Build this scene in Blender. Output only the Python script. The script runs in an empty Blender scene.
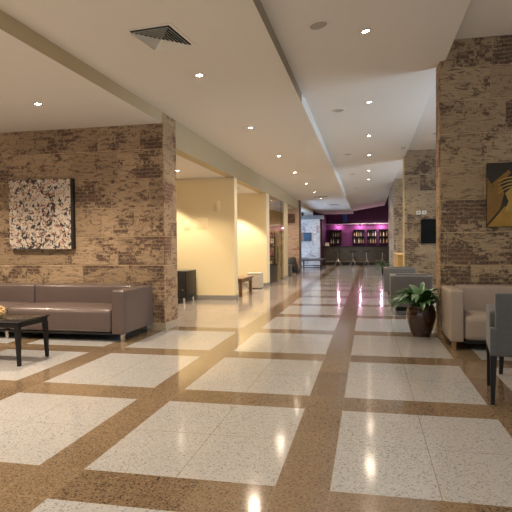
import bpy, bmesh, math, random
from mathutils import Vector, Matrix
random.seed(7)
scn = bpy.context.scene
COL = scn.collection
PI = math.pi
NUM = ['nearest', 'second', 'third', 'fourth', 'fifth', 'sixth', 'seventh', 'eighth', 'ninth', 'tenth', 'eleventh', 'twelfth']

# ------------------------------------------------------------------ node helper
class NT:
    def __init__(s, name):
        s.m = bpy.data.materials.new(name); s.m.use_nodes = True
        s.t = s.m.node_tree; s.t.nodes.clear()
        s.out = s.t.nodes.new('ShaderNodeOutputMaterial')
    def n(s, typ, ins=None, **kw):
        nd = s.t.nodes.new(typ)
        for k, v in kw.items(): setattr(nd, k, v)
        for k, v in (ins or {}).items(): s.set(nd.inputs[k], v)
        return nd
    def set(s, sock, v):
        if hasattr(v, 'is_output'): s.t.links.new(v, sock)
        elif isinstance(v, (tuple, list)):
            if sock.type == 'RGBA': sock.default_value = tuple(v[:3]) + (1,)
            else: sock.default_value = v
        else: sock.default_value = v
    def math(s, op, a, b=0.0, c=None, clamp=False):
        nd = s.t.nodes.new('ShaderNodeMath'); nd.operation = op; nd.use_clamp = clamp
        s.set(nd.inputs[0], a); s.set(nd.inputs[1], b)
        if c is not None: s.set(nd.inputs[2], c)
        return nd.outputs[0]
    def mix(s, f, a, b, blend='MIX'):
        nd = s.t.nodes.new('ShaderNodeMix'); nd.data_type = 'RGBA'; nd.blend_type = blend
        s.set(nd.inputs[0], f); s.set(nd.inputs[6], a); s.set(nd.inputs[7], b)
        return nd.outputs[2]
    def smooth(s, v, lo, hi, a=0.0, b=1.0):
        nd = s.t.nodes.new('ShaderNodeMapRange'); nd.interpolation_type = 'SMOOTHSTEP'
        s.set(nd.inputs[0], v); s.set(nd.inputs[1], lo); s.set(nd.inputs[2], hi); s.set(nd.inputs[3], a); s.set(nd.inputs[4], b)
        return nd.outputs[0]
    def noise(s, vec, scale, detail=2.0, rough=.5, dist=0.0):
        nd = s.n('ShaderNodeTexNoise', {'Scale': scale, 'Detail': detail, 'Roughness': rough, 'Distortion': dist})
        if vec is not None: s.t.links.new(vec, nd.inputs['Vector'])
        return nd.outputs['Fac']
    def white(s, x, y, z=0.0):
        v = s.n('ShaderNodeCombineXYZ', {0: x, 1: y, 2: z}).outputs[0]
        nd = s.n('ShaderNodeTexWhiteNoise', noise_dimensions='3D'); s.t.links.new(v, nd.inputs['Vector'])
        return nd.outputs['Value']
    def vec(s, x, y, z=0.0):
        return s.n('ShaderNodeCombineXYZ', {0: x, 1: y, 2: z}).outputs[0]
    def xyz(s):
        tc = s.n('ShaderNodeTexCoord'); sp = s.n('ShaderNodeSeparateXYZ', {0: tc.outputs['Object']})
        return tc.outputs['Object'], sp.outputs[0], sp.outputs[1], sp.outputs[2]
    def principled(s, **kw):
        ins = {k.replace('_', ' '): v for k, v in kw.items()}
        p = s.n('ShaderNodeBsdfPrincipled', ins)
        s.t.links.new(p.outputs[0], s.out.inputs[0]); return p
    def bump(s, h, strength=.3, dist=.01):
        return s.n('ShaderNodeBump', {'Height': h, 'Strength': strength, 'Distance': dist}).outputs[0]

def plain(name, col, rough=.5, metal=0.0, coat=0.0, var=.06, scale=6.0, bump=0.0, bscale=200.0, spec=.5, sheen=0.0):
    n = NT(name); o, x, y, z = n.xyz()
    f = n.noise(o, scale, 3)
    a = tuple(max(0, c * (1 - var * 2)) for c in col); b = tuple(min(1, c * (1 + var * 2)) for c in col)
    p = n.principled(Base_Color=n.mix(f, a, b), Roughness=rough, Metallic=metal)
    p.inputs['Coat Weight'].default_value = coat
    p.inputs['Specular IOR Level'].default_value = spec
    p.inputs['Sheen Weight'].default_value = sheen
    if bump: n.t.links.new(n.bump(n.noise(o, bscale, 2), bump, .004), p.inputs['Normal'])
    return n.m
def emit(name, col, st):
    n = NT(name); e = n.n('ShaderNodeEmission', {'Color': col, 'Strength': st}); n.t.links.new(e.outputs[0], n.out.inputs[0]); return n.m

def stone_mat(name, tan, tan2, dark, amount=.5, z0=.108, seed=0.0, rough_blocks=.35):
    n = NT(name); o, x, y, z = n.xyz()
    u = n.math('ADD', n.math('ADD', x, y), 40.0 + seed)
    H = .4175
    zr = n.math('DIVIDE', n.math('SUBTRACT', z, z0), H)
    r = n.math('FLOOR', zr)
    rr = n.white(r, 3.7 + seed, 1.1)
    rr2 = n.white(r, 9.2 + seed, 4.1)
    w = n.math('MULTIPLY_ADD', rr2, .5, .50)
    uc = n.math('DIVIDE', n.math('ADD', u, n.math('MULTIPLY', rr, 2.0)), w)
    c = n.math('FLOOR', uc)
    b1 = n.white(c, r, 2.5 + seed); b2 = n.white(c, r, 7.5 + seed); b3 = n.white(c, r, 13.5 + seed)
    # block joints
    fz = n.math('FRACT', zr); fu = n.math('FRACT', uc)
    jz = n.math('MINIMUM', fz, n.math('SUBTRACT', 1.0, fz))
    ju = n.math('MULTIPLY', n.math('MINIMUM', fu, n.math('SUBTRACT', 1.0, fu)), n.math('DIVIDE', w, H))
    jn = n.math('MINIMUM', jz, n.math('ADD', ju, .004))
    joint = n.smooth(n.math('MINIMUM', jz, n.math('ADD', ju, .007)), .009, .020, 1.0, 0.0)
    # small brick cells
    BH, BW = .0522, .118
    br = n.math('FLOOR', n.math('DIVIDE', n.math('SUBTRACT', z, z0), BH))
    wob = n.math('MULTIPLY', n.noise(o, 9.0, 2), .06)
    bu = n.math('DIVIDE', n.math('ADD', n.math('ADD', u, wob), n.math('MULTIPLY', n.math('MODULO', br, 2.0), BW * .5)), BW)
    bc = n.math('FLOOR', bu)
    cell = n.white(bc, br, 21.0 + seed)
    fb = n.math('FRACT', n.math('DIVIDE', n.math('SUBTRACT', z, z0), BH))
    fbu = n.math('FRACT', bu)
    mort = n.math('MINIMUM', n.math('MINIMUM', fb, n.math('SUBTRACT', 1.0, fb)),
                  n.math('MULTIPLY', n.math('MINIMUM', fbu, n.math('SUBTRACT', 1.0, fbu)), BW / BH))
    inb = n.smooth(mort, .06, .2)
    patch = n.noise(n.vec(n.math('MULTIPLY_ADD', u, .8, n.math('MULTIPLY', b2, 9.0)), n.math('MULTIPLY_ADD', b3, 5.0, z), seed), 2.3, 3, .6)
    ragged = n.noise(o, 26.0, 3, .7)
    # how bricky each block is
    bk = n.smooth(b1, rough_blocks, rough_blocks + .45)
    fine = n.noise(o, 70.0, 2, .6)
    thr = n.math('ADD', n.math('MULTIPLY', patch, 2.9), n.math('MULTIPLY', ragged, 1.5))
    thr = n.math('ADD', thr, n.math('MULTIPLY', fine, .75))
    thr = n.math('ADD', thr, n.math('MULTIPLY', cell, .34))
    thr = n.math('ADD', thr, n.math('MULTIPLY', n.math('SUBTRACT', bk, .5), .30))
    brick = n.math('MULTIPLY', n.smooth(thr, 3.11 - amount * .42, 3.25 - amount * .42), n.math('MULTIPLY_ADD', inb, .5, .5))
    # rough hewn horizontal cracks
    hv = n.vec(n.math('MULTIPLY', u, 7.0), n.math('MULTIPLY', z, 24.0), seed)
    hew = n.noise(hv, 1.0, 4, .65, 1.0)
    crack = n.smooth(hew, .38, .48, 1.0, 0.0)
    pit = n.smooth(n.noise(o, 34.0, 3, .7), .61, .68)
    base = n.mix(b2, tan, tan2)
    base = n.mix(n.smooth(n.noise(o, 1.7, 3), .3, .7), base, n.mix(.25, base, tan2))
    base = n.mix(n.math('MULTIPLY', n.noise(o, 60.0, 2), .35), base, (tan[0] * .55, tan[1] * .52, tan[2] * .5))
    base = n.mix(n.math('MULTIPLY', crack, n.math('MULTIPLY_ADD', b3, .4, .38)), base, dark)
    base = n.mix(n.math('MULTIPLY', pit, .55), base, dark)
    dk = n.mix(cell, dark, (dark[0] * 1.9, dark[1] * 1.45, dark[2] * 1.25))
    base = n.mix(n.math('MULTIPLY', brick, .86), base, dk)
    base = n.mix(n.math('MULTIPLY', joint, .55), base, tuple(min(1, t * 1.35) for t in tan))
    h = n.math('ADD', n.math('MULTIPLY', hew, .7), n.math('MULTIPLY', brick, -.35))
    h = n.math('SUBTRACT', h, n.math('MULTIPLY', joint, .4))
    n.principled(Base_Color=base, Roughness=.85, Normal=n.bump(h, .9, .03))
    return n.m

def floor_mat():
    n = NT('polished_granite_tiles'); o, x, y, z = n.xyz()
    PX, SX = 1.35, .2781          # column stripes at [0, SX] + k PX
    PY, TY = 1.628, 1.287         # tile rows [0, TY] + k PY
    fx = n.math('MODULO', n.math('ADD', x, PX * 40), PX)
    fy = n.math('MODULO', n.math('ADD', y, PY * 40), PY)
    col = n.math('LESS_THAN', fx, SX)
    row = n.math('GREATER_THAN', fy, TY)
    side = n.math('MULTIPLY', n.math('LESS_THAN', x, -1.352), n.math('GREATER_THAN', y, 4.886))
    brown = n.math('MULTIPLY', n.math('MAXIMUM', col, row), n.math('SUBTRACT', 1.0, side))
    # joints: tile edges and centre crosses
    tw, th = (PX - SX) / 2, TY / 2
    jx = n.math('ABSOLUTE', n.math('SUBTRACT', fx, SX + tw))
    jy = n.math('ABSOLUTE', n.math('SUBTRACT', fy, th))
    je = n.math('MINIMUM', n.math('ABSOLUTE', n.math('SUBTRACT', fx, SX)), n.math('MINIMUM', fx, n.math('SUBTRACT', PX, fx)))
    je2 = n.math('MINIMUM', n.math('ABSOLUTE', n.math('SUBTRACT', fy, TY)), n.math('MINIMUM', fy, n.math('SUBTRACT', PY, fy)))
    j = n.smooth(n.math('MINIMUM', jx, jy), .0012, .0035, 1.0, 0.0)
    j2 = n.smooth(n.math('MINIMUM', je, je2), .001, .003, 1.0, 0.0)
    # slab id, for slab to slab tone
    cx = n.math('FLOOR', n.math('DIVIDE', n.math('SUBTRACT', n.math('ADD', x, PX * 40), SX - tw * 0), tw))
    slab = n.white(n.math('FLOOR', n.math('DIVIDE', n.math('SUBTRACT', x, SX + PX), PX / 2)), n.math('FLOOR', n.math('DIVIDE', y, PY / 2)), .5)
    v = n.n('ShaderNodeTexVoronoi', {'Vector': o, 'Scale': 120.0, 'Randomness': 1.0})
    rnd = n.n('ShaderNodeSeparateColor', {0: v.outputs['Color']}).outputs[0]
    v2 = n.n('ShaderNodeTexVoronoi', {'Vector': o, 'Scale': 190.0, 'Randomness': 1.0})
    rnd2 = n.n('ShaderNodeSeparateColor', {0: v2.outputs['Color']}).outputs[1]
    cloud = n.noise(o, 5.0, 5, .6)
    gl = n.mix(rnd2, (.31, .318, .325), (.475, .482, .487))
    gl = n.mix(n.smooth(cloud, .35, .7), gl, n.mix(.5, gl, (.42, .40, .385)))
    gl = n.mix(n.math('MULTIPLY', n.smooth(rnd, .86, .92), .7), gl, (.13, .13, .13))
    gl = n.mix(n.math('MULTIPLY', n.smooth(n.noise(o, 60.0, 3, .7), .58, .7), .5), gl, (.30, .29, .27))
    gl = n.mix(n.math('MULTIPLY', slab, .30), gl, (.46, .40, .36))
    gb = n.mix(rnd2, (.122, .083, .050), (.255, .185, .120))
    gb = n.mix(n.smooth(n.noise(o, 45.0, 3), .45, .7), gb, (.17, .10, .052))
    gb = n.mix(n.math('MULTIPLY', n.smooth(rnd, .78, .86), .9), gb, (.035, .027, .022))
    gb = n.mix(n.math('MULTIPLY', slab, .3), gb, (.36, .27, .17))
    sd = n.mix(slab, (.36, .305, .26), (.42, .36, .31))
    sd = n.mix(n.math('MULTIPLY', n.smooth(rnd, .86, .9), .4), sd, (.2, .17, .14))
    c = n.mix(brown, n.mix(side, gl, sd), gb)
    c = n.mix(n.math('MULTIPLY', n.math('MULTIPLY', j, n.math('SUBTRACT', 1.0, brown)), .8), c, (.20, .16, .12))
    c = n.mix(n.math('MULTIPLY', j2, .35), c, (.4, .3, .2))
    rg = n.math('MULTIPLY_ADD', n.noise(o, 7.0, 3), .05, .085)
    p = n.principled(Base_Color=c, Roughness=rg)
    p.inputs['IOR'].default_value = 1.6
    n.t.links.new(n.bump(n.noise(o, 30.0, 2), .02, .002), p.inputs['Normal'])
    return n.m

def splatter_mat():
    n = NT('splatter_canvas'); o, x, y, z = n.xyz()
    v3 = n.vec(x, 0.0, z)
    c = (.72, .63, .53)
    def blot(scale, th, seed, stretch=1.0, det=3):
        vv = n.vec(n.math('MULTIPLY_ADD', x, 1.0, seed), seed * .7, n.math('MULTIPLY', z, stretch))
        return n.smooth(n.noise(vv, scale, det, .55, .35), th, th + .025)
    base = n.mix(n.noise(v3, 8.0, 3), (.76, .67, .57), (.60, .51, .43))
    base = n.mix(n.math('MULTIPLY', blot(17, .58, 3.3), .7), base, (.60, .33, .25))
    base = n.mix(n.math('MULTIPLY', blot(19, .58, 8.1), .9), base, (.33, .08, .04))
    base = n.mix(n.math('MULTIPLY', blot(17, .61, 21.7), .9), base, (.55, .34, .10))
    base = n.mix(blot(19, .565, 12.9, .8), base, (.030, .036, .042))
    base = n.mix(blot(26, .58, 33.1, 1.4), base, (.05, .055, .06))
    base = n.mix(n.math('MULTIPLY', blot(15, .60, 44.0), .9), base, (.8, .72, .62))
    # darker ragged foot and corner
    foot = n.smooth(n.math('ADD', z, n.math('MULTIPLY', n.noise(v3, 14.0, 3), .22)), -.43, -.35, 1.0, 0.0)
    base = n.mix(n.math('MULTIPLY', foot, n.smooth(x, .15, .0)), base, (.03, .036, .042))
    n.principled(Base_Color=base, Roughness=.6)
    return n.m

# ------------------------------------------------------------------ mesh helper
class MB:
    def __init__(s): s.b = bmesh.new(); s.mi = 0
    def _fin(s, r):
        return r
    def box(s, x0, x1, y0, y1, z0, z1, bev=0.0, seg=2, mi=0, M=None):
        r = bmesh.ops.create_cube(s.b, size=1.0)
        vs = r['verts']
        bmesh.ops.scale(s.b, vec=(abs(x1 - x0), abs(y1 - y0), abs(z1 - z0)), verts=vs)
        bmesh.ops.translate(s.b, vec=((x0 + x1) / 2, (y0 + y1) / 2, (z0 + z1) / 2), verts=vs)
        fs = {f for v in vs for f in v.link_faces}
        for f in fs: f.material_index = mi
        if bev > 0:
            es = list({e for v in vs for e in v.link_edges})
            rb = bmesh.ops.bevel(s.b, geom=es, offset=bev, segments=seg, profile=.5, affect='EDGES', clamp_overlap=True)
            vs = list({v for f in rb['faces'] for v in f.verts} | {v for v in vs if v.is_valid})
        if M is not None: bmesh.ops.transform(s.b, matrix=M, verts=[v for v in vs if v.is_valid])
        return s
    def poly(s, pts, mi=0):
        f = s.b.faces.new([s.b.verts.new(p) for p in pts]); f.material_index = mi; return s
    def hull8(s, lo, hi, mi=0):
        """solid from two quads (lists of four points, same winding)"""
        a = [s.b.verts.new(p) for p in lo]; c = [s.b.verts.new(p) for p in hi]
        fs = [s.b.faces.new(a[::-1]), s.b.faces.new(c)]
        for i in range(4): fs.append(s.b.faces.new((a[i], a[(i + 1) % 4], c[(i + 1) % 4], c[i])))
        for f in fs: f.material_index = mi
        return s
    def frustum(s, p0, p1, w0, w1, d0=None, d1=None, mi=0):
        d0 = w0 if d0 is None else d0; d1 = w1 if d1 is None else d1
        q = lambda p, w, d: [(p[0] - w / 2, p[1] - d / 2, p[2]), (p[0] + w / 2, p[1] - d / 2, p[2]), (p[0] + w / 2, p[1] + d / 2, p[2]), (p[0] - w / 2, p[1] + d / 2, p[2])]
        return s.hull8(q(p0, w0, d0), q(p1, w1, d1), mi)
    def tube(s, pts, rad, sides=10, mi=0, cap=True):
        pts = [Vector(p) for p in pts]; rings = []
        rads = rad if isinstance(rad, (list, tuple)) else [rad] * len(pts)
        for i, p in enumerate(pts):
            t = (pts[min(i + 1, len(pts) - 1)] - pts[max(i - 1, 0)]).normalized()
            a = Vector((0, 0, 1)) if abs(t.z) < .9 else Vector((1, 0, 0))
            u = t.cross(a).normalized(); w = t.cross(u)
            rings.append([s.b.verts.new(p + rads[i] * (math.cos(2 * PI * k / sides) * u + math.sin(2 * PI * k / sides) * w)) for k in range(sides)])
        for a, c in zip(rings, rings[1:]):
            for k in range(sides):
                f = s.b.faces.new((a[k], a[(k + 1) % sides], c[(k + 1) % sides], c[k])); f.material_index = mi
        if cap:
            for r in (rings[0][::-1], rings[-1]):
                f = s.b.faces.new(r); f.material_index = mi
        return s
    def lathe(s, prof, sides=32, cx=0, cy=0, cz=0, mi=0, cap=False):
        rings = []
        for r, z in prof:
            rings.append([s.b.verts.new((cx + r * math.cos(2 * PI * k / sides), cy + r * math.sin(2 * PI * k / sides), cz + z)) for k in range(sides)])
        for a, c in zip(rings, rings[1:]):
            for k in range(sides):
                f = s.b.faces.new((a[k], a[(k + 1) % sides], c[(k + 1) % sides], c[k])); f.material_index = mi
        if cap:
            for r in (rings[0], rings[-1]):
                f = s.b.faces.new(r); f.material_index = mi
        return s
    def cushion(s, x0, x1, y0, y1, z0, z1, puff=.02, bev=.04, n=12, side=.0):
        """soft box: rounded rim and a crowned top"""
        s2 = bmesh.new(); r = bmesh.ops.create_cube(s2, size=1.0)
        bmesh.ops.scale(s2, vec=(x1 - x0, y1 - y0, z1 - z0), verts=s2.verts)
        bmesh.ops.translate(s2, vec=((x0 + x1) / 2, (y0 + y1) / 2, (z0 + z1) / 2), verts=s2.verts)
        bmesh.ops.bevel(s2, geom=list(s2.edges), offset=bev, segments=4, profile=.5, affect='EDGES', clamp_overlap=True)
        big = [e for e in s2.edges if e.calc_length() > .12]
        bmesh.ops.subdivide_edges(s2, edges=big, cuts=n, use_grid_fill=True)
        for v in s2.verts:
            a = max(0, 1 - abs((v.co.x - (x0 + x1) / 2) / ((x1 - x0) / 2)) ** 3); b = max(0, 1 - abs((v.co.y - (y0 + y1) / 2) / ((y1 - y0) / 2)) ** 3)
            c = max(0, 1 - abs((v.co.z - (z0 + z1) / 2) / ((z1 - z0) / 2)) ** 3)
            if v.co.z > (z0 + z1) / 2: v.co.z += puff * a * b
            if side: v.co.y += -side * a * c if v.co.y < (y0 + y1) / 2 else 0
        me = bpy.data.meshes.new('t'); s2.to_mesh(me); s2.free(); s.b.from_mesh(me); bpy.data.meshes.remove(me)
        return s
    def obj(s, name, mat, parent=None, smooth=True, angle=35, M=None):
        me = bpy.data.meshes.new(name)
        if M is not None: bmesh.ops.transform(s.b, matrix=M, verts=s.b.verts)
        bmesh.ops.recalc_face_normals(s.b, faces=s.b.faces)
        s.b.to_mesh(me); s.b.free()
        for m in (mat if isinstance(mat, (list, tuple)) else [mat]): me.materials.append(m)
        if smooth:
            me.polygons.foreach_set('use_smooth', [True] * len(me.polygons))
            try: me.set_sharp_from_angle(angle=math.radians(angle))
            except Exception: pass
        o = bpy.data.objects.new(name, me); COL.objects.link(o)
        if parent: o.parent = parent
        return o

def box(name, mat, parent, x0, x1, y0, y1, z0, z1, bev=0.0, seg=2):
    return MB().box(x0, x1, y0, y1, z0, z1, bev, seg).obj(name, mat, parent)
def tag(o, label, cat, group=None):
    o['label'] = label; o['category'] = cat
    if group: o['group'] = group
    return o
def thing(name, label, cat, loc=(0, 0, 0), rz=0.0, group=None):
    o = bpy.data.objects.new(name, None); COL.objects.link(o)
    o.empty_display_size = .1; o.location = loc; o.rotation_euler = (0, 0, rz)
    return tag(o, label, cat, group)
def struct(o, label=None):
    o['kind'] = 'structure'
    if label: o['label'] = label
    return o
def sbox(name, mat, *a, **k): return struct(box(name, mat, None, *a, **k))
def dup(root, loc, label, rz=None, group=None):
    r = root.copy(); COL.objects.link(r); r.location = loc
    if rz is not None: r.rotation_euler = (0, 0, rz)
    r['label'] = label
    if group: r['group'] = group
    for ch in list(root.children):
        c = ch.copy(); COL.objects.link(c); c.parent = r
        for g in list(ch.children):
            d = g.copy(); COL.objects.link(d); d.parent = c
    return r

# ------------------------------------------------------------------ materials
M_floor = floor_mat()
M_stoneL = stone_mat('carved_brick_stone', (.56, .40, .255), (.37, .26, .16), (.065, .042, .036), .55, seed=0.0)
M_stoneR = stone_mat('carved_brick_stone_pale', (.50, .385, .25), (.35, .26, .165), (.058, .040, .034), .54, seed=5.3)
M_stoneE = stone_mat('brick_stone_end', (.52, .36, .205), (.42, .28, .16), (.11, .055, .038), .66, seed=2.2)
M_stoneW = stone_mat('whitewashed_stone', (.62, .60, .58), (.52, .50, .48), (.16, .15, .18), .48, seed=9.4)
M_ceil = plain('white_ceiling_paint', (.74, .70, .65), .8, var=.01)
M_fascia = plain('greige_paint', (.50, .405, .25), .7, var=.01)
M_yellow = plain('yellow_wall_paint', (.80, .655, .39), .75, var=.015, scale=2)
M_beige = plain('beige_wall_paint', (.62, .52, .40), .75, var=.02)
M_skirt = plain('grey_stone_skirting', (.26, .24, .21), .45, var=.15, scale=30)
M_skirt2 = plain('tan_stone_skirting', (.42, .35, .26), .5, var=.12, scale=20)
M_purple = plain('purple_wall_paint', (.20, .045, .165), .7, var=.03)
M_dpurple = plain('dark_purple_paint', (.085, .022, .08), .7, var=.03)
M_leather = plain('taupe_leather', (.122, .090, .082), .30, var=.05, bump=.12, bscale=120, coat=.1)
M_cream = plain('cream_leather', (.36, .295, .25), .42, var=.03, bump=.1, bscale=120)
M_grey = plain('grey_leather', (.115, .108, .10), .45, var=.05, bump=.1, bscale=120)
M_fabric = plain('charcoal_grey_fabric', (.082, .088, .095), .85, var=.12, scale=90, bump=.3, bscale=400, sheen=.2)
M_blackw = plain('black_wood', (.007, .006, .006), .42, var=.2, spec=.3)
M_under = plain('dark_underside', (.012, .011, .010), .8)
M_chrome = plain('brushed_steel', (.62, .58, .52), .25, metal=1.0)
M_oak = plain('tan_wood_leg', (.30, .17, .075), .45, var=.15, scale=20)
M_glasstop = plain('black_glass', (.018, .016, .014), .06, var=.1, coat=.6, spec=.7)
M_metal = plain('black_metal', (.012, .012, .013), .4, metal=.0)
M_canvas_edge = plain('canvas_edge_dark', (.02, .017, .015), .7)
M_pot = plain('brown_glazed_ceramic', (.042, .016, .009), .14, var=.25, scale=5, coat=.6)
M_soil = plain('dark_soil', (.02, .014, .01), .95, bump=.5, bscale=80)
M_leaf = None
M_white = plain('white_plastic', (.75, .73, .69), .4)
M_grille = plain('grey_grille', (.40, .36, .31), .6)
M_dark = plain('vent_void', (.012, .014, .013), .8)
M_slat = plain('vent_slat', (.80, .78, .72), .5)
M_lamp = emit('lamp_glass_glow', (1.0, .83, .62), 60.0)
M_lampoff = plain('lamp_unlit', (.5, .45, .4), .3)
M_woodb = plain('walnut_bench_wood', (.17, .075, .03), .3, var=.25, scale=12, coat=.3)
M_lightwood = plain('light_oak_panel', (.62, .42, .17), .5, var=.1, scale=8)
M_barfront = plain('bar_front_panel', (.085, .068, .05), .22, var=.2, scale=3, coat=.4)
M_bartop = plain('bar_top_black', (.012, .010, .012), .15, coat=.5)
M_shelf = plain('espresso_wood', (.025, .012, .014), .5)
M_blue = plain('blue_reflection_tint', (.02, .16, .48), .4)
M_screen = plain('tv_screen', (.004, .0045, .005), .4, spec=.15)
M_straw = plain('dried_straw', (.52, .36, .17), .9, var=.25, scale=60)
M_shopfix = plain('shop_dark_counter', (.035, .035, .035), .35)
def leaf_mat():
    n = NT('glossy_green_leaf'); o, x, y, z = n.xyz()
    c = n.mix(n.noise(o, 9.0, 3), (.018, .062, .012), (.06, .18, .03))
    n.principled(Base_Color=c, Roughness=.35); return n.m
M_leaf = leaf_mat()
def glass_mat():
    n = NT('shopfront_glass')
    t = n.n('ShaderNodeBsdfTransparent', {'Color': (.80, .78, .74)})
    g = n.n('ShaderNodeBsdfGlossy', {'Color': (.9, .9, .9), 'Roughness': .01})
    f = n.n('ShaderNodeFresnel', {'IOR': 1.5})
    mx = n.n('ShaderNodeMixShader'); n.t.links.new(n.math('MULTIPLY', f.outputs[0], .45), mx.inputs[0])
    n.t.links.new(t.outputs[0], mx.inputs[1]); n.t.links.new(g.outputs[0], mx.inputs[2])
    n.t.links.new(mx.outputs[0], n.out.inputs[0]); return n.m
M_glass = glass_mat()

# ------------------------------------------------------------------ room shell
YB, YF = -9.0, 31.0
XL = -2.40
sbox('floor', M_floor, -9, 6.0, YB, YF + .3, -.15, 0)
# main left ceiling band (drops a little toward the bar)
zc = lambda y: 3.13 - .0055 * max(0, y - 4.5)
def slab(name, mat, x0, x1, y0, y1, za, zb, zt):
    return struct(MB().hull8([(x0, y0, za), (x1, y0, za), (x1, y1, zb), (x0, y1, zb)],
                             [(x0, y0, zt), (x1, y0, zt), (x1, y1, zt), (x0, y1, zt)]).obj(name, mat, smooth=False))
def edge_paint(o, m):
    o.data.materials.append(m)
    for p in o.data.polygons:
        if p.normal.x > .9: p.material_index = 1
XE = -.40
edge_paint(slab('ceiling', M_ceil, XL - .002, XE, YB, 4.5, 3.13, 3.13, 4.1), plain('brown_shaded_edge_paint', (.30, .25, .18), .7, var=.01))  # near edge colour darkened for shade; daylit corridor edge keeps the ceiling white
slab('ceiling_corridor', M_ceil, XL, XE, 4.5, 29.6, 3.13, zc(29.6), 4.1)
slab('ceiling_corridor_end', M_ceil, XL, XE, 29.6, YF, 3.30, 3.30, 4.1)
# sloping raft to its right, in four sawtooth lengths
XR = 1.44
def raft(name, y0, y1, da, db):
    zl, zr = 3.26, 3.555
    return struct(MB().hull8([(XE, y0, zl + da), (XR, y0, zr + da), (XR, y1, zr + db), (XE, y1, zl + db)],
                             [(XE, y0, 4.1), (XR, y0, 4.1), (XR, y1, 4.1), (XE, y1, 4.1)]).obj(name, M_ceil, smooth=False))
raft('ceiling_raft_near', YB, 4.72, 0.0, 0.0)
raft('ceiling_raft_middle', 4.72, 12.45, .05, -.02)
raft('ceiling_raft_far', 12.45, 20.0, .06, .0)
raft('ceiling_raft_end', 20.0, YF, .05, -.05)
# higher ceilings over the right hand bays
slab('ceiling_bay_near', M_ceil, XR, 5.2, YB, 4.51, 3.81, 3.81, 4.1)
slab('ceiling_bay_middle', M_ceil, XR, 5.2, 4.84, 12.0, 3.71, 3.69, 4.1)
slab('ceiling_bay_far', M_ceil, XR, 5.2, 12.45, 18.2, 3.69, 3.67, 4.1)
# left alcove
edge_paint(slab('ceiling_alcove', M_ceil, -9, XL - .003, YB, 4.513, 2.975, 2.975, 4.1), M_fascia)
struct(box('wall_left', [M_stoneL], None, -9, -2.41, 4.513, 5.02, 0, 3.13))
struct(box('wall_left_end', [M_stoneE], None, -2.41, -2.396, 4.513, 5.02, 0, 3.13))
sbox('baseboard_left', M_skirt2, -9, -2.384, 4.498, 4.513, 0, .105)
sbox('baseboard_left_end', M_skirt2, -2.396, -2.384, 4.513, 5.03, 0, .105)
# header band over the niches
def fascia(name, mat, y0, y1, zb):
    return struct(MB().hull8([(-2.6, y0, zb), (XL, y0, zb), (XL, y1, zb), (-2.6, y1, zb)],
                             [(-2.6, y0, 4.1), (XL, y0, 4.1), (XL, y1, 4.1), (-2.6, y1, 4.1)]).obj(name, mat, smooth=False))
fascia('wall_header_first', M_fascia, 5.02, 8.60, 2.712)
fascia('wall_header_second', M_fascia, 8.60, 19.3, 2.695)
fascia('wall_header_far', M_fascia, 19.3, 25.2, 2.86)
# niche one
sbox('ceiling_niche_first', M_ceil, -5.4, -2.6, 5.02, 8.60, 2.712, 2.9)
sbox('ceiling_niche_second', M_ceil, -5.4, -2.6, 8.60, 12.75, 2.695, 2.9)
sbox('ceiling_shop', M_ceil, -5.4, -2.6, 12.75, 19.3, 2.695, 2.9)
sbox('ceiling_far_left', M_ceil, -5.4, -2.6, 19.3, 25.2, 2.88, 3.0)
sbox('wall_niche_back', M_yellow, -5.5, -5.4, 5.02, 19.3, 0, 2.9)
sbox('wall_niche_first', M_yellow, -5.4, XL - .004, 8.60, 8.85, 0, 2.70)
sbox('wall_niche_second', M_yellow, -5.4, XL - .004, 12.30, 12.76, 0, 2.69)
M_pale = plain('pale_yellow_paint', (.80, .68, .45), .7, var=.01)
sbox('trim_1', M_pale, XL - .004, XL, 8.60, 8.85, .11, 2.70)
sbox('trim_2', M_pale, XL - .004, XL, 12.30, 12.76, .11, 2.69)
sbox('baseboard_niche_first', M_skirt, -5.4, XL + .012, 8.585, 8.60, 0, .105)
sbox('baseboard_niche_second', M_skirt, -5.4, XL + .012, 12.285, 12.30, 0, .105)
sbox('baseboard_first_end', M_skirt, XL, XL + .012, 8.60, 8.862, 0, .105)
sbox('baseboard_second_end', M_skirt, XL, XL + .012, 12.30, 12.77, 0, .105)
# shop behind glass
sbox('wall_shop_pier', M_fascia, -2.75, XL, 15.5, 16.4, 0, 2.69)
sbox('wall_shop_far', M_beige, -5.4, -2.75, 16.2, 16.4, 0, 2.69)
sbox('baseboard_pier', M_skirt, XL, XL + .012, 15.5, 16.4, 0, .105)
g = MB().box(XL - .02, XL - .01, 12.77, 15.02, .03, 2.69).obj('window_1', M_glass); struct(g, 'glass shopfront panel beside the second yellow niche')
g2 = MB().box(XL - .02, XL - .01, 15.03, 15.49, .03, 2.69).obj('window_2', M_glass); struct(g2, 'narrow glass shopfront panel beside its door joint')
sbox('trim_3', M_metal, XL - .022, XL - .006, 15.02, 15.03, .03, 2.69)
sbox('trim_4', M_chrome, XL - .03, XL, 12.77, 15.49, 0, .03)
h = MB().tube([(XL + .03, 14.05, .58), (XL + .03, 14.05, 1.17)], .016, 10).tube([(XL + .03, 14.05, .68), (XL - .01, 14.05, .68)], .01, 8).tube([(XL + .03, 14.05, 1.07), (XL - .01, 14.05, 1.07)], .01, 8).obj('door_handle', M_metal, g)
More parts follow.
